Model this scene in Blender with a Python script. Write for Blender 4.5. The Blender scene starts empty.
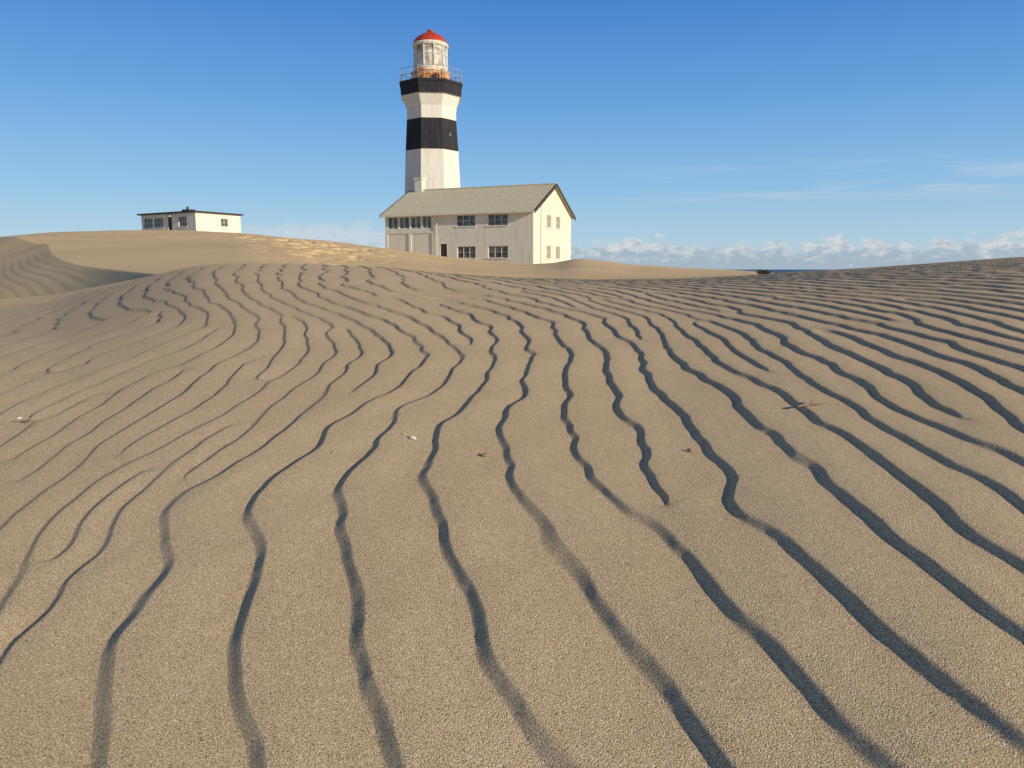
import bpy, math, random
import numpy as np
random.seed(4); rng=np.random.RandomState(7)
scene=bpy.context.scene
R=math.radians
# ------------------------------------------------------------------ helpers
def nt_new(name):
    m=bpy.data.materials.new(name); m.use_nodes=True
    nt=m.node_tree; b=nt.nodes["Principled BSDF"]
    return m,nt,b
def N(nt,t,**kw):
    n=nt.nodes.new(t)
    for k,v in kw.items(): setattr(n,k,v)
    return n
def setin(nt,sock,v):
    if isinstance(v,bpy.types.NodeSocket): nt.links.new(v,sock)
    else: sock.default_value=v
def M(nt,op,a,b=None,c=None,clamp=False):
    n=N(nt,"ShaderNodeMath",operation=op); n.use_clamp=clamp
    setin(nt,n.inputs[0],a)
    if b is not None: setin(nt,n.inputs[1],b)
    if c is not None: setin(nt,n.inputs[2],c)
    return n.outputs[0]
def MR(nt,v,a,b,c=0.0,d=1.0,smooth=True):
    n=N(nt,"ShaderNodeMapRange"); n.interpolation_type='SMOOTHSTEP' if smooth else 'LINEAR'
    setin(nt,n.inputs["Value"],v)
    for k,x in (("From Min",a),("From Max",b),("To Min",c),("To Max",d)): setin(nt,n.inputs[k],x)
    return n.outputs["Result"]
def MIX(nt,f,a,b,blend='MIX'):
    n=N(nt,"ShaderNodeMix",data_type='RGBA',blend_type=blend); n.clamp_factor=True
    setin(nt,n.inputs[0],f)
    def c(x): return x if isinstance(x,bpy.types.NodeSocket) else (tuple(x)+(1,) if len(x)==3 else x)
    setin(nt,n.inputs[6],c(a)); setin(nt,n.inputs[7],c(b))
    return n.outputs[2]
def NOISE(nt,vec,scale,detail=3,rough=.5,dim='3D'):
    n=N(nt,"ShaderNodeTexNoise",noise_dimensions=dim)
    if vec is not None: nt.links.new(vec,n.inputs["Vector"])
    n.inputs["Scale"].default_value=scale; n.inputs["Detail"].default_value=detail; n.inputs["Roughness"].default_value=rough
    return n.outputs[0]
def VM(nt,vec,mul):
    n=N(nt,"ShaderNodeVectorMath",operation='MULTIPLY'); nt.links.new(vec,n.inputs[0]); n.inputs[1].default_value=mul
    return n.outputs[0]
def POS(nt): return N(nt,"ShaderNodeNewGeometry").outputs["Position"]

def paint(name,col,dirt=(.25,.2,.14),amt=.35,rough=.75,streak=1.0,patch=None):
    m,nt,b=nt_new(name); p=POS(nt)
    n1=NOISE(nt,VM(nt,p,(1.6,1.6,.22*streak)),1.3,6,.65)
    n2=NOISE(nt,p,6,5,.7)
    f=M(nt,'MULTIPLY',MR(nt,n1,.45,.75),amt)
    c=MIX(nt,f,col,dirt)
    c=MIX(nt,M(nt,'MULTIPLY',MR(nt,n2,.5,.72),amt*.7),c,tuple(x*.6 for x in col))
    if patch:
        n3=NOISE(nt,p,patch[1],4,.7)
        c=MIX(nt,MR(nt,n3,patch[2],patch[2]+.08),c,patch[0])
    nt.links.new(c,b.inputs["Base Color"]); b.inputs["Roughness"].default_value=rough
    b.inputs["Specular IOR Level"].default_value=.25
    bp=N(nt,"ShaderNodeBump"); bp.inputs["Strength"].default_value=.25; bp.inputs["Distance"].default_value=.03
    nt.links.new(n2,bp.inputs["Height"]); nt.links.new(bp.outputs[0],b.inputs["Normal"])
    return m
white=paint("white_masonry_paint",(.68,.66,.57),(.44,.38,.28),.5,patch=((.52,.48,.38),.8,.63))
towerwhite=paint("tower_white_paint",(.70,.68,.61),(.46,.38,.28),.5)
black=paint("tower_black_paint",(.022,.022,.028),(.09,.08,.07),.4)
redp=paint("dome_red_paint",(.46,.045,.025),(.25,.08,.05),.5,.6)
rusty=paint("rust_streaked_paint",(.74,.60,.44),(.65,.24,.05),1.0,patch=((.65,.22,.04),1.3,.45))
darktrim=paint("dark_brown_trim",(.06,.045,.035),(.12,.09,.06),.3)
framew=paint("window_frame_paint",(.62,.60,.53),(.4,.34,.26),.3)
roofm=paint("weathered_roof_sheet",(.60,.55,.40),(.42,.35,.23),.5,.7)
darkroof=paint("dark_roof_felt",(.05,.05,.055),(.1,.09,.08),.3)
metalg=paint("galvanised_metal",(.34,.33,.31),(.3,.15,.07),.5,.5)
def glassmat():
    m,nt,b=nt_new("window_glass"); p=POS(nt)
    n=NOISE(nt,p,1.3,2)
    nt.links.new(MIX(nt,MR(nt,n,.35,.65),(.03,.035,.04),(.13,.14,.14)),b.inputs["Base Color"])
    b.inputs["Roughness"].default_value=.12
    return m
glass=glassmat()
m,nt,b=nt_new("curtained_window_glass"); nt.links.new(MIX(nt,NOISE(nt,POS(nt),2),(.25,.22,.16),(.36,.32,.24)),b.inputs["Base Color"]); b.inputs["Roughness"].default_value=.2; curt=m
def clearglass():
    m,nt,b=nt_new("lantern_glass"); out=nt.nodes["Material Output"]
    t=N(nt,"ShaderNodeBsdfTransparent"); t.inputs[0].default_value=(.88,.92,.94,1)
    g=N(nt,"ShaderNodeBsdfDiffuse"); g.inputs[0].default_value=(.80,.78,.72,1)
    mx=N(nt,"ShaderNodeMixShader"); nt.links.new(MR(nt,NOISE(nt,POS(nt),1.2,3),.35,.65,.25,.7),mx.inputs[0])
    nt.links.new(t.outputs[0],mx.inputs[1]); nt.links.new(g.outputs[0],mx.inputs[2]); nt.links.new(mx.outputs[0],out.inputs[0])
    return m
lglass=clearglass()
m,nt,b=nt_new("lens_glass"); b.inputs["Roughness"].default_value=.15
nt.links.new(MIX(nt,NOISE(nt,POS(nt),1.5),(.4,.42,.40),(.85,.65,.40)),b.inputs["Base Color"]); lensm=m

class MB:
    def __init__(s): s.v=[];s.f=[];s.m=[]
    def quad(s,pts,mi=0):
        i=len(s.v); s.v+= [tuple(p) for p in pts]; s.f.append(tuple(range(i,i+len(pts)))); s.m.append(mi)
    def box(s,a,b,mi=0):
        x0,y0,z0=a;x1,y1,z1=b;i=len(s.v)
        s.v+=[(x0,y0,z0),(x1,y0,z0),(x1,y1,z0),(x0,y1,z0),(x0,y0,z1),(x1,y0,z1),(x1,y1,z1),(x0,y1,z1)]
        for f in ((0,3,2,1),(4,5,6,7),(0,1,5,4),(1,2,6,5),(2,3,7,6),(3,0,4,7)):
            s.f.append(tuple(i+k for k in f)); s.m.append(mi)
    def lathe(s,prof,n,rot=0,mis=None,cap0=True,cap1=True,c=(0,0)):
        i=len(s.v)
        for z,r in prof:
            for k in range(n):
                a=rot+2*math.pi*k/n; s.v.append((c[0]+r*math.cos(a),c[1]+r*math.sin(a),z))
        for j in range(len(prof)-1):
            for k in range(n):
                k2=(k+1)%n
                s.f.append((i+j*n+k,i+j*n+k2,i+(j+1)*n+k2,i+(j+1)*n+k)); s.m.append(mis[j] if mis else 0)
        if cap0: s.f.append(tuple(i+k for k in range(n))[::-1]); s.m.append(mis[0] if mis else 0)
        if cap1:
            o=i+(len(prof)-1)*n; s.f.append(tuple(o+k for k in range(n))); s.m.append(mis[-1] if mis else 0)
    def tube(s,pts,rs,n=6,closed=False,mi=0):
        P=[np.array(p,float) for p in pts]; L=len(P); i=len(s.v)
        if not hasattr(rs,'__len__'): rs=[rs]*L
        for j in range(L):
            a=P[(j-1)%L] if (closed or j>0) else P[j]; b=P[(j+1)%L] if (closed or j<L-1) else P[j]
            d=b-a; d/=np.linalg.norm(d)+1e-9
            u=np.cross(d,(0,0,1) if abs(d[2])<.9 else (1,0,0)); u/=np.linalg.norm(u); w=np.cross(u,d)
            for k in range(n):
                t=2*math.pi*k/n; s.v.append(tuple(P[j]+rs[j]*(math.cos(t)*u+math.sin(t)*w)))
        for j in range(L if closed else L-1):
            j2=(j+1)%L
            for k in range(n):
                k2=(k+1)%n; s.f.append((i+j*n+k,i+j*n+k2,i+j2*n+k2,i+j2*n+k)); s.m.append(mi)
        if not closed:
            s.f.append(tuple(i+k for k in range(n))); s.m.append(mi)
            s.f.append(tuple(i+(L-1)*n+k for k in range(n))[::-1]); s.m.append(mi)
    def obj(s,name,mats,parent=None,smooth=False,loc=(0,0,0),rot=(0,0,0)):
        me=bpy.data.meshes.new(name); me.from_pydata(s.v,[],s.f)
        for m in mats: me.materials.append(m)
        me.polygons.foreach_set("material_index",s.m)
        if smooth: me.polygons.foreach_set("use_smooth",[True]*len(s.f))
        me.update()
        import bmesh
        bm=bmesh.new(); bm.from_mesh(me); bmesh.ops.recalc_face_normals(bm,faces=bm.faces); bm.to_mesh(me); bm.free()
        o=bpy.data.objects.new(name,me); scene.collection.objects.link(o)
        o.location=loc; o.rotation_euler=rot
        if parent: o.parent=parent
        return o
def empty(name,loc,rotz=0,label=None,cat=None):
    o=bpy.data.objects.new(name,None); scene.collection.objects.link(o); o.location=loc; o.rotation_euler=(0,0,rotz)
    o.empty_display_size=.5
    if label: o["label"]=label
    if cat: o["category"]=cat
    return o

# ------------------------------------------------------------------ terrain
def vn(x,y,seed):
    t=np.random.RandomState(seed).rand(256,256)
    xi=np.floor(x).astype(np.int64); yi=np.floor(y).astype(np.int64)
    fx=x-xi; fy=y-yi; fx=fx*fx*fx*(fx*(fx*6-15)+10); fy=fy*fy*fy*(fy*(fy*6-15)+10)
    a=t[xi&255,yi&255];b_=t[(xi+1)&255,yi&255];c=t[xi&255,(yi+1)&255];d=t[(xi+1)&255,(yi+1)&255]
    return (a*(1-fx)+b_*fx)*(1-fy)+(c*(1-fx)+d*fx)*fy-.5
def sst(a,b,x):
    t=np.clip((x-a)/(b-a),0,1); return t*t*(3-2*t)
H=.5; K=757.; KX=749.; YR=6.7
pxs=np.arange(-600,1625,4.)
def curve(pts,sig):
    v=np.interp(pxs,[p[0] for p in pts],[p[1] for p in pts])
    k=np.exp(-.5*(np.arange(-40,41)*4/sig)**2); k/=k.sum()
    return np.convolve(np.pad(v,40,mode='edge'),k,'valid')
Etab=curve([(-300,-60),(0,-40),(50,-34),(110,-18),(155,-6),(200,4),(240,6),(300,5),(380,2),(450,-5),(520,-9),(600,-11),(680,-10),(740,-7),(800,-3),(870,1),(1024,12),(1300,20)],12)
Entab=curve([(-600,-9),(520,-9),(600,-11),(680,-10),(740,-7),(800,-3),(870,1),(1024,12),(1300,20)],30)
Ttab=curve([(-300,20),(0,32),(18,34),(60,38),(110,40),(180,39),(240,37.5),(300,32),(360,26),(385,22),(440,13),(490,8),(533,6),(560,8),(574,12),(592,10),(612,8),(630,5),(660,3),(700,0),(755,-3),(785,-8),(900,-12),(1600,-16)],8)
Yt=np.interp(pxs,[250,380],[104.,77.])
LY=np.log(np.geomspace(YR,3000,400))
tab=np.zeros((len(pxs),len(LY)))
wl=1-np.clip((pxs-230)/150,0,1); wl=wl*wl*(3-2*wl)
YY=np.exp(LY)
for i,p in enumerate(pxs):
    E=Etab[i];T=Ttab[i];yt=Yt[i]
    mL=np.interp(LY,np.log([YR,8,12,20,30,45,60,104]),[E,E*.7-2,-7,7,19,28,32,T])
    mC=np.interp(LY,np.log([YR,9,14,22,45,yt]),[E,E-5,E-9,E-5,E+.45*(T-E),T])
    m_=wl[i]*mL+(1-wl[i])*mC
    z=H+YY*m_/K
    zc=H+yt*T/K
    after=zc*np.ones_like(YY)
    z=np.where(YY>yt,after,z)
    fall=sst(yt+50,yt+230,YY)
    z=z*(1-fall)+(-13)*fall
    tab[i]=z
k=np.exp(-.5*(np.arange(-12,13)/3.5)**2);k/=k.sum()
pad=np.pad(tab,((0,0),(12,12)),mode='edge')
tab=np.array([np.convolve(r,k,'valid') for r in pad])
def baseZ(X,Y):
    X=np.asarray(X,float);Y=np.asarray(Y,float)
    Yp=np.maximum(Y,1e-3)
    u=np.clip(512+KX*X/Yp,-590,1610)
    u=np.where(Y<=1e-3,np.where(X<0,-590.,1610.),u)
    E=np.interp(u,pxs,Etab); En=np.interp(u,pxs,Entab)
    we=sst(.5,4.8,Y)
    E=E*we+En*(1-we)
    D=.5*np.clip(1-(np.clip(Y,0,None)-.7)/6.,0,2)**2
    F=H+np.clip(Y,0,None)*E/K-D
    fi=np.clip((u-pxs[0])/4.,0,len(pxs)-1.001); ii=fi.astype(int); fu=fi-ii
    ly=np.log(np.clip(Y,YR,2999)); fj=np.clip((ly-LY[0])/(LY[1]-LY[0]),0,len(LY)-1.001); jj=fj.astype(int); fv=fj-jj
    Tz=(tab[ii,jj]*(1-fu)+tab[ii+1,jj]*fu)*(1-fv)+(tab[ii,jj+1]*(1-fu)+tab[ii+1,jj+1]*fu)*fv
    w=sst(5.8,8.2,Y)
    z=F*(1-w)+Tz*w
    # slip face of the long dune ridge falling away
    s=(X+5.5)*(-.817)+(Y-12)*(-.577)
    s=s+.40*np.sin(Y*.18+.5)
    s=np.clip(s,0,None)
    slope=.42+.75*(1-sst(12,20,Y))
    drop=np.where(s<.03,s*s/.06,s-.015)*slope
    drop=5*(1-np.exp(-drop/5))
    wr=sst(8,10.5,Y)*(1-sst(90,130,Y))
    st=(s/.26+X*.15+vn(X/4,Y/4,41)*.4)%1.0
    st=np.where(st<.35,st/.35,(1-st)/.65)
    drop=drop+.011*st*sst(.1,.4,s)*sst(12,18,Y)*(1-sst(26,40,Y))
    z=z-drop*wr
    wf=sst(9,30,Y)*(1-sst(150,250,Y))
    z=z+wf*(vn(X/9,Y/9,3)*.3+vn(X/3.2,Y/3.2,4)*.04)
    return z
PIT=R(8.8)
def ray(px,py):
    a=(px-512)/740.; b=(384-py)/740.
    return np.array([a,math.cos(PIT)+b*math.sin(PIT),-math.sin(PIT)+b*math.cos(PIT)])
def ground(px,py):
    """survey a bearing / depression onto the sand surface"""
    d=ray(px,py); t=np.geomspace(.3,90,5000)
    g=baseZ(t*d[0],t*d[1])-(H+t*d[2])
    k=np.argmax(g>0)
    if k==0: k=len(t)-1
    return t[k]*d[0],t[k]*d[1]
lines={
 5:[(700,768),(640,692),(590,622),(545,562),(510,522),(487,488),(486,450),(490,415),(505,388),(524,362),(524,338),(508,315),(465,300),(400,290)],
 4:[(548,768),(500,692),(462,622),(440,570),(415,522),(403,490),(410,455),(432,412),(468,378),(486,350),(478,325),(440,305)],
 3:[(387,768),(362,680),(346,600),(337,548),(314,500),(330,468),(375,425),(415,392),(446,362),(450,340),(430,318)],
 2:[(240,768),(234,680),(236,610),(244,560),(224,522),(236,490),(290,445),(348,402),(395,366),(412,346),(398,322),(350,303)],
 1:[(108,768),(114,690),(130,620),(158,565),(146,518),(200,470),(260,430),(318,392),(364,358),(366,335),(345,313)],
 6:[(858,768),(800,710),(740,648),(690,588),(650,545),(600,508),(568,475),(552,435),(549,400),(558,372),(566,345),(553,320),(510,304),(440,291)],
 7:[(660,502),(640,475),(618,432),(602,390),(606,352),(592,328)],
 8:[(1012,762),(905,690),(832,622),(765,562),(722,500),(700,460),(678,430),(652,392),(642,352),(615,320),(560,300),(500,288)],
 9:[(1024,668),(930,592),(845,525),(790,470),(750,430),(712,392),(675,352)],
 10:[(1024,590),(915,510),(845,450),(790,405),(722,357),(665,322),(600,302)],
 11:[(1024,528),(960,484),(860,418),(770,364),(705,330)],
 12:[(1024,482),(940,435),(850,386),(780,350),(720,325)],
 13:[(1024,445),(920,394),(830,351),(760,324)],
 14:[(1024,414),(930,372),(840,335)],
 15:[(1024,389),(930,352),(850,324)],
 16:[(1024,369),(900,327)],
 17:[(1024,352),(900,315)],18:[(1024,338)],19:[(1024,326),(900,302)],21:[(1024,308)],23:[(1024,295),(880,284)],25:[(1024,285)],27:[(1024,277)],30:[(1024,269)],
}
left=[
 (0,[(0,690),(16,645),(60,585),(100,540),(112,510),(190,455),(250,415),(300,381),(338,352),(336,330),(314,311)]),
 (-1,[(0,615),(60,547),(120,481),(190,429),(250,389),(306,352),(308,331),(288,312)]),
 (-2,[(0,557),(60,500),(120,446),(190,402),(245,369),(279,347),(282,330),(264,312)]),
 (-3,[(0,510),(60,462),(120,417),(185,379),(230,355),(253,340),(254,325),(240,310)]),
 (-4,[(0,472),(60,431),(120,392),(180,362),(213,345),(227,332),(226,318),(212,306)]),
 (-5,[(0,440),(60,405),(120,371),(170,350),(198,334),(200,320),(186,307)]),
 (-6,[(0,413),(60,382),(120,352),(158,336),(174,325),(172,313)]),
 (-7,[(0,390),(60,362),(110,338),(144,325),(150,314)]),
 (-8,[(0,370),(60,345),(100,327)]),
 (-9,[(0,352),(50,332)]),
 (-10,[(0,336)]),
]
pts=[];lab=[]
for kx,l in list(lines.items())+left:
    for p in l: pts.append(ground(*p)); lab.append(kx)
pts=np.array(pts);lab=np.array(lab,float)
def vort(X,Y,v,c,s):
    dx=X-v[0];dy=Y-v[1]; ux,uy=-c[0],-c[1]
    return s*np.arctan2(ux*dy-uy*dx,ux*dx+uy*dy)/(2*math.pi)
vs=[]
for a,b_,s in (((665,505),(930,768),-1),):
    A=np.array(ground(*a));B=np.array(ground(*b_)); c=(B-A)/np.linalg.norm(B-A); vs.append((A,c,s))
tgt=lab.copy()
for A,c,s in vs: tgt-=vort(pts[:,0],pts[:,1],A,c,s)
n=len(pts)
def U(d2): return .5*d2*np.log(d2+1e-9)
d2=((pts[:,None]-pts[None])**2).sum(-1)
Pm=np.c_[np.ones(n),pts]
A_=np.zeros((n+3,n+3)); A_[:n,:n]=U(d2)+np.eye(n)*.001; A_[:n,n:]=Pm; A_[n:,:n]=Pm.T
sol=np.linalg.solve(A_,np.r_[tgt,0,0,0])
# pairs of forks: (far fork, near fork) between which one more ripple runs
dips=[((250,362),(120,455)),((215,330),(40,420)),((820,332),(965,420)),((905,300),(1040,340)),((700,322),(770,372)),((600,300),(640,340)),((160,312),(60,372)),((780,298),(900,322)),((290,318),(262,380)),((440,305),(470,345)),((520,292),(575,308)),((150,470),(50,560)),((345,330),(352,392)),((180,372),(20,480)),((235,425),(185,480)),((100,395),(10,460)),((650,294),(720,312)),((560,288),(620,298))]
dv=[]
for a,b_ in dips:
    dv.append((np.array(ground(*a)),1)); dv.append((np.array(ground(*b_)),-1))
def phase(X,Y):
    sh=X.shape; X=X.ravel();Y=Y.ravel(); o=np.empty_like(X); gr=np.empty_like(X); CH=50000
    for i in range(0,len(X),CH):
        x=X[i:i+CH];y=Y[i:i+CH]
        dx=x[:,None]-pts[:,0]; dy=y[:,None]-pts[:,1]; d=dx*dx+dy*dy; lg=np.log(d+1e-9)
        o[i:i+CH]=(.5*d*lg)@sol[:n]+sol[n]+sol[n+1]*x+sol[n+2]*y
        gx=(dx*(lg+1))@sol[:n]+sol[n+1]; gy=(dy*(lg+1))@sol[:n]+sol[n+2]
        gr[i:i+CH]=np.hypot(gx,gy)
    am=np.ones_like(X)
    for A,c,s in vs:
        o+=vort(X,Y,A,c,s); r=np.hypot(X-A[0],Y-A[1]); am*=r/(r+.010)
    for A,s in dv:
        o+=vort(X,Y,A,(0,-1),s); r=np.hypot(X-A[0],Y-A[1]); am*=r/(r+.010)
    nz=sst(.9,1.6,Y)
    o+=vn(X/.33,Y/.33,11)*.22+vn(X/.14,Y/.14,12)*(.14+.10*nz)+vn(X/.07,Y/.07,14)*(.04+.08*nz)+vn(X/.03,Y/.03,15)*.015
    lam=1/np.clip(gr,2.5,18)
    return o.reshape(sh),am.reshape(sh),lam.reshape(sh)
AMP=.0108
def ripple(X,Y):
    ph,am,lam=phase(X,Y)
    ampf=np.clip(lam/.13,.7,1.05)*(1-.2*sst(2.5,5.5,Y))
    w=np.clip(.0165*ampf/lam,.05,.26)
    p=(ph+.08)%1.0
    t=np.clip(p/w,0,1); up=t*t*(3-2*t); up=.3*up+.7*t**1.1
    q=np.clip((p-w)/(1-w),0,1)
    down=.55*(np.cos(math.pi*q**.92*.5)**2)+.45*(1-q**2.0)
    h=np.where(p<w,up,down)
    amp=AMP*ampf*(1+.2*vn(X/.5,Y/.5,21)+.08*vn(X/.15,Y/.15,22))*am
    return h*amp+vn(X/.07,Y/.07,23)*.0007+vn(X/.025,Y/.025,24)*.0003
fine=np.linspace(-41,41,1450); med=np.linspace(41,72,190)[1:]; co=np.linspace(72,288,80)[1:-1]
ang=np.radians(np.r_[fine,med,co,-med[::-1]])
rows=[.02,.1,.2,.3,.4,.46]
r=.5
while r<7.4:
    rows.append(r); r+=max(.0042,r*.0035)
while r<115: rows.append(r); r*=1.0065
while r<400: rows.append(r); r*=1.02
while r<6000: rows.append(r); r*=1.12
rows=np.array(rows)
RR,AA=np.meshgrid(rows,ang,indexing='ij')
X=RR*np.sin(AA);Y=RR*np.cos(AA)
Z=baseZ(X,Y)
aw=np.abs((AA+math.pi)%(2*math.pi)-math.pi)
msk=(RR<10)&(aw<R(73))
rp=ripple(X[msk],Y[msk])
Z[msk]+=rp*(1-sst(8.2,10,RR[msk]))*(1-sst(R(64),R(73),aw[msk]))*sst(.2,.45,RR[msk])
pxx=512+KX*X/np.maximum(Y,1e-3)
tm=np.where((Y>20),1,0)*np.exp(-((pxx-320)/55)**2)*np.exp(-((Y-58)/22)**2)
tm2=np.where((Y>20),1,0)*np.exp(-((pxx-262)/50)**2)*np.exp(-((Y-80)/16)**2)*.6
pit=np.clip(vn(X/.75,Y/1.8,31)+vn(X/.4,Y/.9,32)*.5,0,.5)
Z-=(tm+tm2)*pit*1.0
nr,nc=RR.shape
V=np.stack([X,Y,Z],-1).reshape(-1,3).astype(np.float32)
i0=(np.arange(nr-1)[:,None]*nc+np.arange(nc)[None]); i1=(np.arange(nr-1)[:,None]*nc+(np.arange(nc)+1)[None]%nc)
F=np.stack([i0,i0+nc,i1+nc,i1],-1).reshape(-1,4)
me=bpy.data.meshes.new("sand_ground")
me.vertices.add(len(V)); me.vertices.foreach_set("co",V.ravel())
me.loops.add(F.size); me.loops.foreach_set("vertex_index",F.ravel().astype(np.int32))
me.polygons.add(len(F)); me.polygons.foreach_set("loop_start",np.arange(0,F.size,4,dtype=np.int32))
me.polygons.foreach_set("use_smooth",np.ones(len(F),bool))
me.update(calc_edges=True)
g=bpy.data.objects.new("ground",me); scene.collection.objects.link(g)
g["kind"]="structure"; g["label"]="wind-rippled pale brown beach sand dunes"
if me.polygons[len(F)//3].normal.z<0: me.flip_normals()
# sand material
m,nt,b=nt_new("wind_blown_sand"); p=POS(nt)
sep=N(nt,"ShaderNodeSeparateXYZ"); nt.links.new(p,sep.inputs[0])
n1=NOISE(nt,p,520,1,.8); n3=NOISE(nt,p,2.2,3,.55); n4=NOISE(nt,p,.12,3,.5); n2=NOISE(nt,p,60,2,.6)
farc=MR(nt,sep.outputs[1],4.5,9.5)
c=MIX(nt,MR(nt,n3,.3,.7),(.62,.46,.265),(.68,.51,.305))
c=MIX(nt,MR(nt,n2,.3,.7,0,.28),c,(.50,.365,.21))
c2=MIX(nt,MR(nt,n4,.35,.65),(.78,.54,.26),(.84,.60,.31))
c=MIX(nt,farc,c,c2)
c=MIX(nt,MR(nt,n1,.53,.68,0,.85),c,(.17,.125,.085))
c=MIX(nt,MR(nt,n1,.45,.30,0,.85),c,(1.0,.92,.76))
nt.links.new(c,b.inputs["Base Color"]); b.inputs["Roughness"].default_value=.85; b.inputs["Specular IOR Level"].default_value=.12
far=MR(nt,sep.outputs[1],9.,13.)
wv=N(nt,"ShaderNodeTexWave",wave_type='BANDS',bands_direction='X',wave_profile='SAW')
mp=N(nt,"ShaderNodeMapping"); mp.inputs["Rotation"].default_value=(0,0,R(25)); nt.links.new(p,mp.inputs[0]); nt.links.new(mp.outputs[0],wv.inputs[0])
wv.inputs["Scale"].default_value=.75; wv.inputs["Distortion"].default_value=5; wv.inputs["Detail"].default_value=2; wv.inputs["Detail Scale"].default_value=.35
bw=N(nt,"ShaderNodeBump"); bw.inputs["Distance"].default_value=.025; nt.links.new(M(nt,'MULTIPLY',far,.3),bw.inputs["Strength"]); nt.links.new(wv.outputs[1],bw.inputs["Height"])
bp=N(nt,"ShaderNodeBump"); bp.inputs["Distance"].default_value=.0024
nt.links.new(MR(nt,sep.outputs[1],1.,7.,.75,.35),bp.inputs["Strength"])
nt.links.new(n1,bp.inputs["Height"]); nt.links.new(bw.outputs[0],bp.inputs["Normal"]); nt.links.new(bp.outputs[0],b.inputs["Normal"])
me.materials.append(m)

# sea
mb=MB(); mb.quad([(-40000,140,-8),(40000,140,-8),(40000,60000,-8),(-40000,60000,-8)])
m,nt,b=nt_new("sea_water"); b.inputs["Roughness"].default_value=.45
nn=NOISE(nt,VM(nt,POS(nt),(.02,.1,1)),1,4); nt.links.new(MIX(nt,nn,(.015,.055,.09),(.03,.09,.13)),b.inputs["Base Color"])
bp=N(nt,"ShaderNodeBump"); bp.inputs["Distance"].default_value=.6; nt.links.new(nn,bp.inputs["Height"]); nt.links.new(bp.outputs[0],b.inputs["Normal"])
sea=mb.obj("sea",[m]); sea["kind"]="structure"; sea["label"]="dark blue sea reaching the horizon"

# ------------------------------------------------------------------ building helpers
def panel(mb,o,u,nrm,W,Ht,holes,th=.3,mi=0):
    o=np.array(o,float);u=np.array(u,float);nrm=np.array(nrm,float);w=np.array((0,0,1.))
    xs=sorted({0,W,*[h[0] for h in holes],*[h[1] for h in holes]}); zs=sorted({0,Ht,*[h[2] for h in holes],*[h[3] for h in holes]})
    def P(x,z,d=0): return o+u*x+w*z-nrm*d
    for a,b_ in zip(xs,xs[1:]):
        for c,d in zip(zs,zs[1:]):
            mx,mz=(a+b_)/2,(c+d)/2
            if any(h[0]<mx<h[1] and h[2]<mz<h[3] for h in holes): continue
            mb.quad([P(a,c),P(b_,c),P(b_,d),P(a,d)],mi); mb.quad([P(a,c,th),P(a,d,th),P(b_,d,th),P(b_,c,th)],mi)
    for x0,x1,z0,z1 in holes:
        mb.quad([P(x0,z0),P(x1,z0),P(x1,z0,th),P(x0,z0,th)],mi); mb.quad([P(x0,z1),P(x1,z1),P(x1,z1,th),P(x0,z1,th)],mi)
        mb.quad([P(x0,z0),P(x0,z1),P(x0,z1,th),P(x0,z0,th)],mi); mb.quad([P(x1,z0),P(x1,z1),P(x1,z1,th),P(x1,z0,th)],mi)
def window(parent,o,u,nrm,hole,cols,rows_,inset=.14,sill=True,bar=.06,gm=None):
    rz=math.atan2(u[1],u[0]); x0,x1,z0,z1=hole; W=x1-x0;Ht=z1-z0
    loc=np.array(o,float)+np.array(u,float)*x0+np.array((0,0,z0))
    mb=MB(); mb.box((.02,inset+.03,.02),(W-.02,inset+.05,Ht-.02))
    g=mb.obj("window",[gm or glass],parent,loc=tuple(loc),rot=(0,0,rz))
    f=MB(); t=bar
    f.box((0,inset-.03,0),(W,inset+.028,t)); f.box((0,inset-.03,Ht-t),(W,inset+.028,Ht))
    f.box((0,inset-.03,t),(t,inset+.028,Ht-t)); f.box((W-t,inset-.03,t),(W,inset+.028,Ht-t))
    for i in range(1,cols):
        x=W*i/cols; f.box((x-t/2,inset-.026,t),(x+t/2,inset+.025,Ht-t))
    for j in range(1,rows_):
        z=Ht*j/rows_; f.box((t,inset-.02,z-t*.35),(W-t,inset+.02,z+t*.35))
    f.obj("frame",[framew],g)
    if sill:
        s=MB(); s.box((-.12,-.09,-.12),(W+.12,inset-.04,-.004)); s.obj("sill",[white],g)
    return g
# ------------------------------------------------------------------ keeper's house
BZ=.55
rotb=math.atan2(-.402,.917)
house=empty("house",(-15.4,91.8,BZ),rotb,"two-storey cream keeper's house with corrugated pitched roof among dunes","house")
L=19.4;Wd=12.7;EH=6.62
top=(4.75,6.2)
fh=[(.35,1.8,*top),(1.95,3.4,*top),(3.55,5.0,*top),(5.15,6.45,*top),
    (9.8,12.2,4.9,6.15),(13.8,16.3,4.9,6.15),(9.8,12.2,1.25,2.6),(13.8,16.3,1.25,2.6),
    (7.55,8.45,.01,2.9)]
gh=[(4.2,5.6,4.8,6.2),(7.3,8.7,4.8,6.2),(4.2,5.6,1.2,2.7),(7.3,8.7,1.2,2.7)]
mb=MB()
panel(mb,(0,0,0),(1,0,0),(0,-1,0),L,EH,fh)
panel(mb,(L,0.0,0),(0,1,0),(1,0,0),Wd,EH,gh)
panel(mb,(0,Wd,0),(1,0,0),(0,1,0),L,EH,[])
panel(mb,(0,0,0),(0,1,0),(-1,0,0),Wd,EH,[])
RZ=9.75
for x in (0,L):
    s=-1 if x==0 else 1
    for d in (0,.3): mb.quad([(x-s*d,0,EH),(x-s*d,Wd,EH),(x-s*d,Wd/2,RZ)])
mb.box((.3,.3,4.4),(L-.3,Wd-.3,4.5))
mb.box((-.002,-.09,4.2),(7.0,-.002,4.42))
for xa in (0.02,3.3,6.5): mb.box((xa,-.10,.0),(xa+.35,-.003,4.198))
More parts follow.
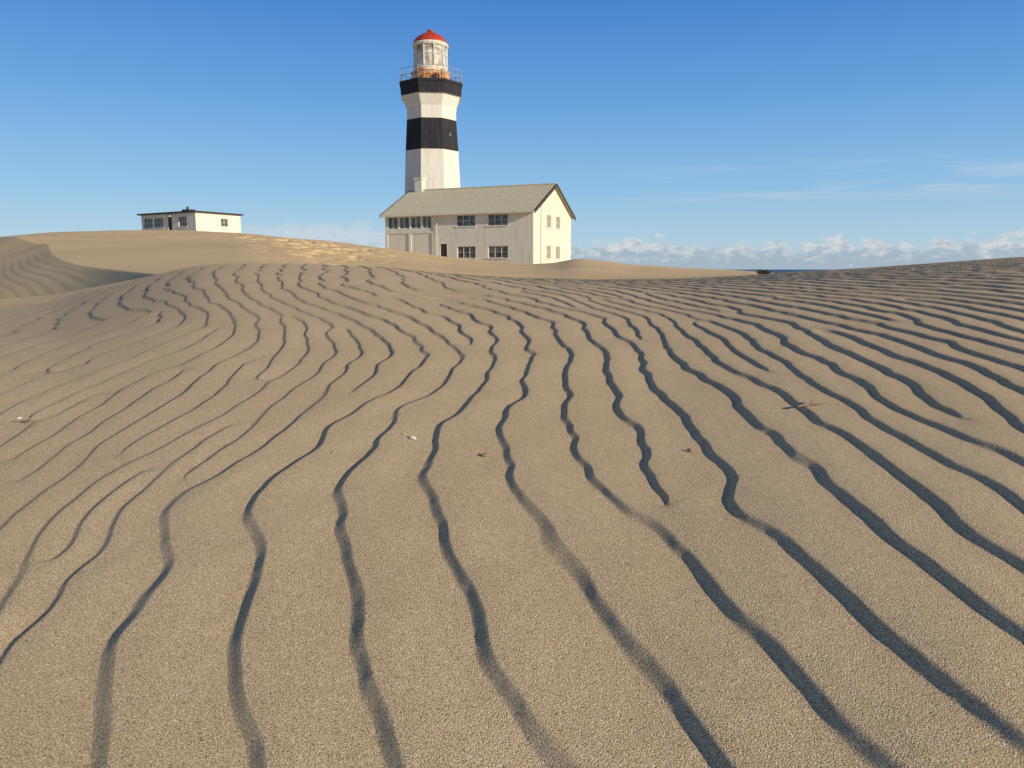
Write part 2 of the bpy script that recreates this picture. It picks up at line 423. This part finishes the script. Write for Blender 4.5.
mb.obj("wall",[white],house)
for h in fh[:4]: window(house,(0,0,0),(1,0,0),None,h,2,1,.10,False,.10)
for h in fh[4:8]: window(house,(0,0,0),(1,0,0),None,h,3,2)
for h in gh: window(house,(L,0,0),(0,1,0),None,h,2,2,gm=curt)
mb=MB(); mb.box((7.6,.1,.02),(8.4,.16,2.85)); mb.box((7.7,.08,1.6),(8.3,.098,2.5)); d=mb.obj("door",[darktrim],house)
mb=MB(); mb.box((8.25,.04,1.1),(8.3,.098,1.25)); mb.obj("handle",[metalg],d)
EY=-.6; sl=(RZ+.12-(EH+.05-.33))/(Wd/2-EY)
def rz_(y): 
    yy=y if y<=Wd/2 else Wd-y
    return RZ+.12-(Wd/2-yy)*sl
mb=MB(); x=-.35; xs=[];off=[]
while x<L+.1:
    xs+= [x,x+.31,x+.34,x+.39]; off+=[0,0,.022,.022]; x+=.42
for side in (0,1):
    ye=EY if side==0 else Wd-EY
    for a,b_,oa,ob in zip(xs,xs[1:],off,off[1:]):
        mb.quad([(a,ye,rz_(ye)+oa),(b_,ye,rz_(ye)+ob),(b_,Wd/2,rz_(Wd/2)+ob),(a,Wd/2,rz_(Wd/2)+oa)])
        mb.quad([(a,ye,rz_(ye)-.07),(b_,ye,rz_(ye)-.07),(b_,ye,rz_(ye)+ob),(a,ye,rz_(ye)+oa)])
    mb.quad([(xs[0],ye,rz_(ye)-.07),(xs[-1],ye,rz_(ye)-.07),(xs[-1],Wd/2,rz_(Wd/2)-.07),(xs[0],Wd/2,rz_(Wd/2)-.07)])
roof=mb.obj("roof",[roofm],house)
xe=xs[-1]
for sx0,sx1 in ((xs[0]-.05,xs[0]-.002),(xe+.002,xe+.06)):
    mb=MB(); ys=[EY,Wd/2,Wd-EY]
    for y_ in ys:
        z_=rz_(y_); mb.v+=[(sx0,y_,z_-.28),(sx1,y_,z_-.28),(sx1,y_,z_+.08),(sx0,y_,z_+.08)]
    for j in (0,1):
        for k_ in range(4): mb.f.append((j*4+k_,j*4+(k_+1)%4,(j+1)*4+(k_+1)%4,(j+1)*4+k_)); mb.m.append(0)
    mb.f+=[(0,1,2,3),(8,9,10,11)]; mb.m+=[0,0]
    mb.obj("barge_board",[darktrim],roof)
mb=MB(); mb.tube([(xs[0],Wd/2,RZ+.16),(xe,Wd/2,RZ+.16)],.12,8); mb.obj("ridge_cap",[roofm],roof)
mb=MB(); mb.box((xs[0],EY-.12,rz_(EY)-.17),(xe,EY-.004,rz_(EY)-.03)); mb.obj("gutter",[framew],roof)
mb=MB(); cx=.75; mb.box((cx,Wd/2-.5,9.2),(cx+1.0,Wd/2+.5,11.2)); mb.box((cx-.1,Wd/2-.6,11.2),(cx+1.1,Wd/2+.6,11.42)); mb.obj("chimney",[white],roof)
mb=MB(); mb.tube([(7.2,EY-.06,6.1),(7.2,-.14,5.8),(7.2,-.14,0)],.05,6); mb.obj("downpipe",[framew],house)
mb=MB(); mb.tube([(L+.1,2.2,7.4),(L+.1,2.2,0)],.05,6); mb.obj("downpipe",[white],house)

# ------------------------------------------------------------------ lighthouse
LX,LYY=(434-512)/KX*108,108.
lh=empty("lighthouse",(LX,LYY,0),0,"black and white banded octagonal lighthouse with red dome","lighthouse")
def zz(y): return H+108*math.tan(math.atan((384-y)/740)-PIT)
def mpp(y):
    dz=zz(y)-H; return (108*math.cos(PIT)-dz*math.sin(PIT))/740
C8=1/math.cos(math.pi/8)
hw=lambda p,y: p*mpp(y)*C8*.985
rot8=math.pi/8-math.pi/2+R(6)
prof=[(0,hw(30.5,250)),(zz(190),hw(27.6,190)),(zz(153),hw(26.3,152)),(zz(153)+.02,hw(26.3,152)),(zz(122.5),hw(24.6,121)),(zz(122.5)+.02,hw(24.6,121)),(zz(110),hw(24.4,109)),(zz(99.7),hw(28.5,98)),(zz(99.2),hw(30,98))]
mb=MB(); mb.lathe(prof,8,rot8,[0,0,0,1,1,0,0,0]); tower=mb.obj("tower",[towerwhite,black],lh)
mb=MB(); mb.lathe([(zz(99.2)+.01,hw(30,98)),(zz(88),hw(30.6,87)),(zz(88)+.01,hw(31.3,87)),(zz(85.5),hw(31.3,85))],8,rot8); mb.obj("gallery",[black],lh)
def towin(y0,y1,w,k,fm):
    a=rot8+math.pi/8+2*math.pi*k/8
    zc=(zz(y0)+zz(y1))/2; ap=np.interp(zc,[p_[0] for p_ in prof],[p_[1] for p_ in prof])*math.cos(math.pi/8)
    f=MB(); hgt=abs(zz(y0)-zz(y1))
    f.box((-w/2,-.06,-hgt/2),(w/2,.05,hgt/2))
    o=f.obj("window",[glass],lh,loc=((ap-.02)*math.cos(a),(ap-.02)*math.sin(a),zc),rot=(0,0,a-math.pi/2))
    g_=MB(); e=.1
    for bx in (((-w/2-e,-.06,hgt/2),(w/2+e,.09,hgt/2+e)),((-w/2-e,-.06,-hgt/2-e),(w/2+e,.09,-hgt/2)),((-w/2-e,-.06,-hgt/2),(-w/2,.09,hgt/2)),((w/2,-.06,-hgt/2),(w/2+e,.09,hgt/2))): g_.box(*bx)
    g_.obj("frame",[fm],o)
towin(134,139,.5,0,black); towin(107,111,.5,1,towerwhite)
rr=hw(30.8,80)*.98; zt=zz(85.5); mpx=mpp(75)
corn=[(rr*math.cos(rot8+i*math.pi/4),rr*math.sin(rot8+i*math.pi/4)) for i in range(8)]
mb=MB(); RH=zz(73)-zt
for i in range(8):
    a=np.array(corn[i]);b_=np.array(corn[(i+1)%8])
    for t in (0,.25,.5,.75):
        p_=a*(1-t)+b_*t; mb.tube([(p_[0],p_[1],zt),(p_[0],p_[1],zt+RH)],.035 if t else .05,5)
for hf in (.5,1.): mb.tube([(c[0],c[1],zt+hf*RH) for c in corn],.035,5,True)
mb.obj("railing",[metalg],lh)
lr=16.3*mpp(60)
mb=MB(); zb=zz(71)
mb.lathe([(zt,19.*mpx),(zz(75),19.*mpx),(zz(75)+.02,20.*mpx),(zz(74),20.*mpx),(zz(74)+.02,lr+.25),(zb,lr+.1)],24)
lan=mb.obj("lantern_room",[rusty],lh)
mb=MB(); mb.lathe([(zb,lr-.08),(zz(45),lr-.08)],16,0,None,False,False); mb.obj("lantern_glass",[lglass],lan)
mb=MB()
for i in range(10):
    a=2*math.pi*i/10; mb.tube([(lr*math.cos(a),lr*math.sin(a),zb),(lr*math.cos(a),lr*math.sin(a),zz(45))],.10,5)
for y,t_ in ((71,.2),(57,.06),(46.5,.26)): mb.tube([(lr*math.cos(2*math.pi*i/24),lr*math.sin(2*math.pi*i/24),zz(y)) for i in range(24)],t_,6,True)
mb.obj("glazing_bars",[towerwhite],lan)
mb=MB(); mb.lathe([(zb,.8),(zz(67),1.2),(zz(64),1.5),(zz(58),1.65),(zz(52),1.4),(zz(48),.8)],16); mb.obj("lens",[lensm],lan,True)
mb=MB(); dr=17.4*mpp(45); dp=[(zz(45.5),lr),(zz(44.8),dr),(zz(43.4),dr)]
hd=zz(32.5)-zz(43.4)
for i in range(1,11):
    t=i/10; dp.append((zz(43.4)+hd*t,max((dr-.1)*(1-t**1.5)**.62,.35)))
mb.lathe(dp,16); dome=mb.obj("dome",[redp],lh)
mb=MB(); zt2=dp[-1][0]; mb.lathe([(zt2,.35),(zt2+.1,.4),(zt2+.25,.38),(zt2+.36,.14),(zt2+.45,.05)],12); mb.obj("finial",[redp],dome,True)
mb=MB(); mb.box((1.6,-3.7,zt+.02),(2.4,-2.9,zt+1.3)); mb.obj("equipment_box",[rusty],lh)

# ------------------------------------------------------------------ small flat-roofed house
rs=math.atan2(-.517,.856)
sz=6.0-.15
hut=empty("house",(-57.8,118.,sz),rs,"small single-storey white house with flat dark roof on dune crest","house")
LW,DW,HH=13.2,8.0,2.95
holes=[(.6,2.8,1.0,2.45),(3.1,5.4,1.0,2.45),(6.6,7.6,.05,2.45),(9.2,11.1,1.0,2.45)]
sh=[(4.4,5.7,1.1,2.3)]
mb=MB(); panel(mb,(0,0,0),(1,0,0),(0,-1,0),LW,HH,holes); panel(mb,(LW,0,0),(0,1,0),(1,0,0),DW,HH,sh); panel(mb,(0,DW,0),(1,0,0),(0,1,0),LW,HH,[]); panel(mb,(0,0,0),(0,1,0),(-1,0,0),DW,HH,[])
mb.box((6.2,-.7,2.5),(8.0,-.002,2.62))
mb.obj("wall",[towerwhite],hut)
for h in holes[:2]+holes[3:]: window(hut,(0,0,0),(1,0,0),None,h,3,2)
for h in sh: window(hut,(LW,0,0),(0,1,0),None,h,2,2)
mb=MB(); mb.box((6.65,.1,.06),(7.55,.16,2.42)); d=mb.obj("door",[darktrim],hut)
mb=MB(); mb.box((7.4,.04,1.1),(7.46,.098,1.2)); mb.obj("handle",[metalg],d)
mb=MB(); mb.box((-.4,-.45,HH),(LW+.35,DW+.35,HH+.22)); rf=mb.obj("roof",[darkroof],hut)
mb=MB(); mb.box((7.3,2,HH+.22),(8.9,3.3,HH+.75)); mb.tube([(7.9,2.6,HH+.75),(7.9,2.6,HH+1.2)],.16,8); mb.obj("roof_vent",[darkroof],rf)

# ------------------------------------------------------------------ shrub
def leafm(name,c1,c2):
    m,nt,b=nt_new(name); nt.links.new(MIX(nt,NOISE(nt,POS(nt),4),c1,c2),b.inputs["Base Color"]); b.inputs["Roughness"].default_value=.7; return m
lf=leafm("shrub_leaves",(.04,.045,.02),(.10,.10,.05)); wood=leafm("shrub_wood",(.06,.045,.03),(.12,.09,.06))
def shrub(px_,yd,w,h,label):
    x=(px_-512)/KX*yd; z=float(baseZ([x],[yd])[0])
    e=empty("shrub",(x,yd,z-.05),0,label,"bush")
    mb=MB(); tips=[]
    for i in range(14):
        a=random.uniform(0,6.28); rr_=random.uniform(.2,1)*w/2; hh_=h*random.uniform(.5,1)*(1-.4*(rr_/(w/2))**2)
        tips.append((rr_*math.cos(a),rr_*math.sin(a),hh_)); mb.tube([(0,0,0),(rr_*.4*math.cos(a),rr_*.4*math.sin(a),hh_*.5),tips[-1]],[.03,.02,.008],5)
    mb.obj("stem",[wood],e)
    mb=MB()
    for t in tips:
        for j in range(110):
            p_=np.array(t)+rng.normal(size=3)*np.array((w*.10,w*.10,h*.16)); p_[2]=max(p_[2],.03)
            d1=rng.normal(size=3); d1/=np.linalg.norm(d1); d2_=np.cross(d1,rng.normal(size=3)); d2_/=np.linalg.norm(d2_); s=.05
            mb.quad([p_-d1*s*1.6,p_+d2_*s*.6,p_+d1*s*1.6,p_-d2_*s*.6])
    mb.obj("foliage",[lf],e)
shrub(762,60,1.0,.4,"low dark green dune shrub on bare sand")

# ------------------------------------------------------------------ shells and twigs
shm=paint("bleached_shell",(.72,.66,.56),(.4,.3,.2),.3,.5); shd=paint("brown_shell",(.26,.19,.13),(.12,.09,.06),.4,.5)
tw=paint("dry_twig",(.30,.22,.14),(.14,.1,.07),.4,.8)
def surf(px_,py_):
    x,y=ground(px_,py_); z=float(baseZ([x],[y])[0])+float(ripple(np.array([x]),np.array([y]))[0]); return x,y,z
def shell(px_,py_,s,mat,lab_,rot):
    x,y,z=surf(px_,py_); mb=MB(); n_=15;mr=5
    def pt(i,j,o):
        a=math.pi*(.08+.84*i/(n_-1)); rr_=s*(j/mr)*(1+.04*(i%2)); 
        return (rr_*math.cos(a),rr_*math.sin(a)*.95,s*.38*math.sin(math.pi*(.15+.85*j/mr))*math.sin(a)**.5+o)
    for o in (0,-s*.06):
        for i in range(n_-1):
            for j in range(mr): mb.quad([pt(i,j,o),pt(i+1,j,o),pt(i+1,j+1,o),pt(i,j+1,o)])
    o=mb.obj("seashell",[mat],None,True,(x,y,z+s*.02),(R(rot[0]),R(rot[1]),R(rot[2])))
    o["label"]=lab_; o["category"]="shell"; o["group"]="shells scattered on the sand"
shell(411,441,.012,shm,"small bleached white shell lying on a sand ripple",(25,10,-30))
shell(405,437,.007,shm,"tiny white shell chip lying on rippled sand",(10,30,60))
shell(486,458,.010,shd,"small brown shell piece half standing in sand",(60,0,20))
shell(689,453,.009,shd,"small brown shell piece half standing in sand",(50,20,-40))
shell(20,420,.009,shm,"small bleached white shell lying on a sand ripple",(20,-10,40))
shell(335,455,.007,shm,"tiny white shell chip lying on rippled sand",(10,20,100))
shell(232,447,.007,shd,"tiny brown shell chip on rippled sand",(10,20,10))
def twig(px_,py_,Ln,rot,lab_):
    x,y,z=surf(px_,py_); mb=MB()
    P=[(Ln*(t-.5),Ln*.10*math.sin(t*4),Ln*(.03+.07*t)) for t in np.linspace(0,1,9)]
    mb.tube(P,[.0024,.0027,.0025,.0025,.0022,.002,.0018,.0015,.001],6)
    mb.tube([P[4],(P[4][0]+Ln*.14,P[4][1]+Ln*.16,P[4][2]+Ln*.08),(P[4][0]+Ln*.25,P[4][1]+Ln*.2,P[4][2]+Ln*.06)],[.002,.0015,.001],5)
    o=mb.obj("twig",[tw],None,True,(x,y,z),(0,0,R(rot))); o["label"]=lab_; o["category"]="twig"
twig(812,410,.08,10,"short dry forked twig lying across sand ripples")
twig(22,424,.06,-15,"short dry forked twig lying on rippled sand")

# ------------------------------------------------------------------ light, sky
sunv=np.array((.82,-.572)); el=R(16.5)
sd=np.array((sunv[0]*math.cos(el),sunv[1]*math.cos(el),math.sin(el)))
from mathutils import Vector
ld=bpy.data.lights.new("sun","SUN"); ld.energy=5.0; ld.angle=R(.5); ld.color=(1,.87,.66)
lo=bpy.data.objects.new("sun",ld); scene.collection.objects.link(lo); lo.rotation_euler=Vector(sd).to_track_quat('Z','Y').to_euler()
w=bpy.data.worlds.new("World"); scene.world=w; w.use_nodes=True; nt=w.node_tree; bg=nt.nodes["Background"]
sky=N(nt,"ShaderNodeTexSky",sky_type='NISHITA'); sky.sun_disc=False; sky.sun_elevation=el; sky.sun_rotation=math.atan2(sunv[0],sunv[1]); sky.altitude=0; sky.air_density=1.0; sky.dust_density=.1; sky.ozone_density=3.0
tc=N(nt,"ShaderNodeTexCoord"); sp=N(nt,"ShaderNodeSeparateXYZ"); nt.links.new(tc.outputs["Generated"],sp.inputs[0])
elv=M(nt,'MULTIPLY',M(nt,'ARCSINE',sp.outputs[2]),57.2958); azi=M(nt,'MULTIPLY',M(nt,'ARCTAN2',sp.outputs[0],sp.outputs[1]),57.2958)
cr=N(nt,"ShaderNodeValToRGB"); nt.links.new(MR(nt,elv,0.,40.,0.,1.,False),cr.inputs[0])
stops=[(0,(.50,.65,.74)),(.06,(.42,.63,.79)),(.15,(.28,.54,.82)),(.3,(.14,.38,.77)),(.46,(.065,.24,.65)),(.7,(.06,.13,.30)),(1,(.06,.09,.17))]
cre=cr.color_ramp; cre.elements[0].position=0; cre.elements[0].color=stops[0][1]+(1,); cre.elements[1].position=1; cre.elements[1].color=stops[-1][1]+(1,)
for p_,c_ in stops[1:-1]:
    e_=cre.elements.new(p_); e_.color=c_+(1,)
sc=VM(nt,cr.outputs[0],(9.8,9.8,9.8))
skc=MIX(nt,.88,sky.outputs[0],sc)
cb=N(nt,"ShaderNodeCombineXYZ"); nt.links.new(azi,cb.inputs[0]); nt.links.new(elv,cb.inputs[1])
cv=cb.outputs[0]
big=NOISE(nt,VM(nt,cv,(.16,.1,1)),1,2); lump=NOISE(nt,VM(nt,cv,(.75,1.25,1)),1,5,.55)
topel=M(nt,'ADD',M(nt,'ADD',1.5,MR(nt,azi,-2.,-10.,0.,1.2)),M(nt,'MULTIPLY',MR(nt,big,.3,.7),.8))
den=M(nt,'ADD',lump,M(nt,'MULTIPLY',M(nt,'SUBTRACT',topel,elv),.30))
cm=MR(nt,den,.42,.63)
azm=M(nt,'MULTIPLY',MR(nt,azi,0.,6.),MR(nt,azi,80.,36.,.0,1.))
azl=M(nt,'MULTIPLY',MR(nt,azi,-24.,-15.),.5)
cm=M(nt,'MULTIPLY',M(nt,'MULTIPLY',cm,M(nt,'MAXIMUM',azm,azl)),MR(nt,elv,4.2,2.6))
cm=M(nt,'MULTIPLY',cm,.86)
shade=MR(nt,M(nt,'ADD',M(nt,'MULTIPLY',elv,.20),NOISE(nt,VM(nt,cv,(1.1,2.2,1)),1,4,.6)),.60,1.0)
ccol=MIX(nt,shade,(3.5,4.5,5.4),(7.1,7.1,7.0))
col=MIX(nt,cm,skc,ccol)
mpc=N(nt,"ShaderNodeMapping"); mpc.inputs["Location"].default_value=(3.3,.4,0); mpc.inputs["Rotation"].default_value=(0,0,R(3)); mpc.inputs["Scale"].default_value=(.08,1.0,1); nt.links.new(cv,mpc.inputs[0])
ci=NOISE(nt,mpc.outputs[0],1,8,.68); cimask=M(nt,'MULTIPLY',MR(nt,ci,.44,.75),M(nt,'MULTIPLY',MR(nt,elv,4.,5.5),MR(nt,elv,8.5,6.)))
cimask=M(nt,'MULTIPLY',M(nt,'MULTIPLY',cimask,MR(nt,azi,2.,18.)),.5)
col=MIX(nt,cimask,col,(6.2,6.8,7.3))
nt.links.new(col,bg.inputs[0]); bg.inputs[1].default_value=.10
cd=bpy.data.cameras.new("camera"); cam=bpy.data.objects.new("camera",cd); scene.collection.objects.link(cam)
cam.location=(0,0,H); cam.rotation_euler=(R(90)-PIT,0,0); cd.sensor_width=36; cd.lens=26.02; cd.clip_start=.02; cd.clip_end=90000
scene.camera=cam
scene.view_settings.view_transform='Standard'; scene.view_settings.look='None'; scene.view_settings.exposure=0
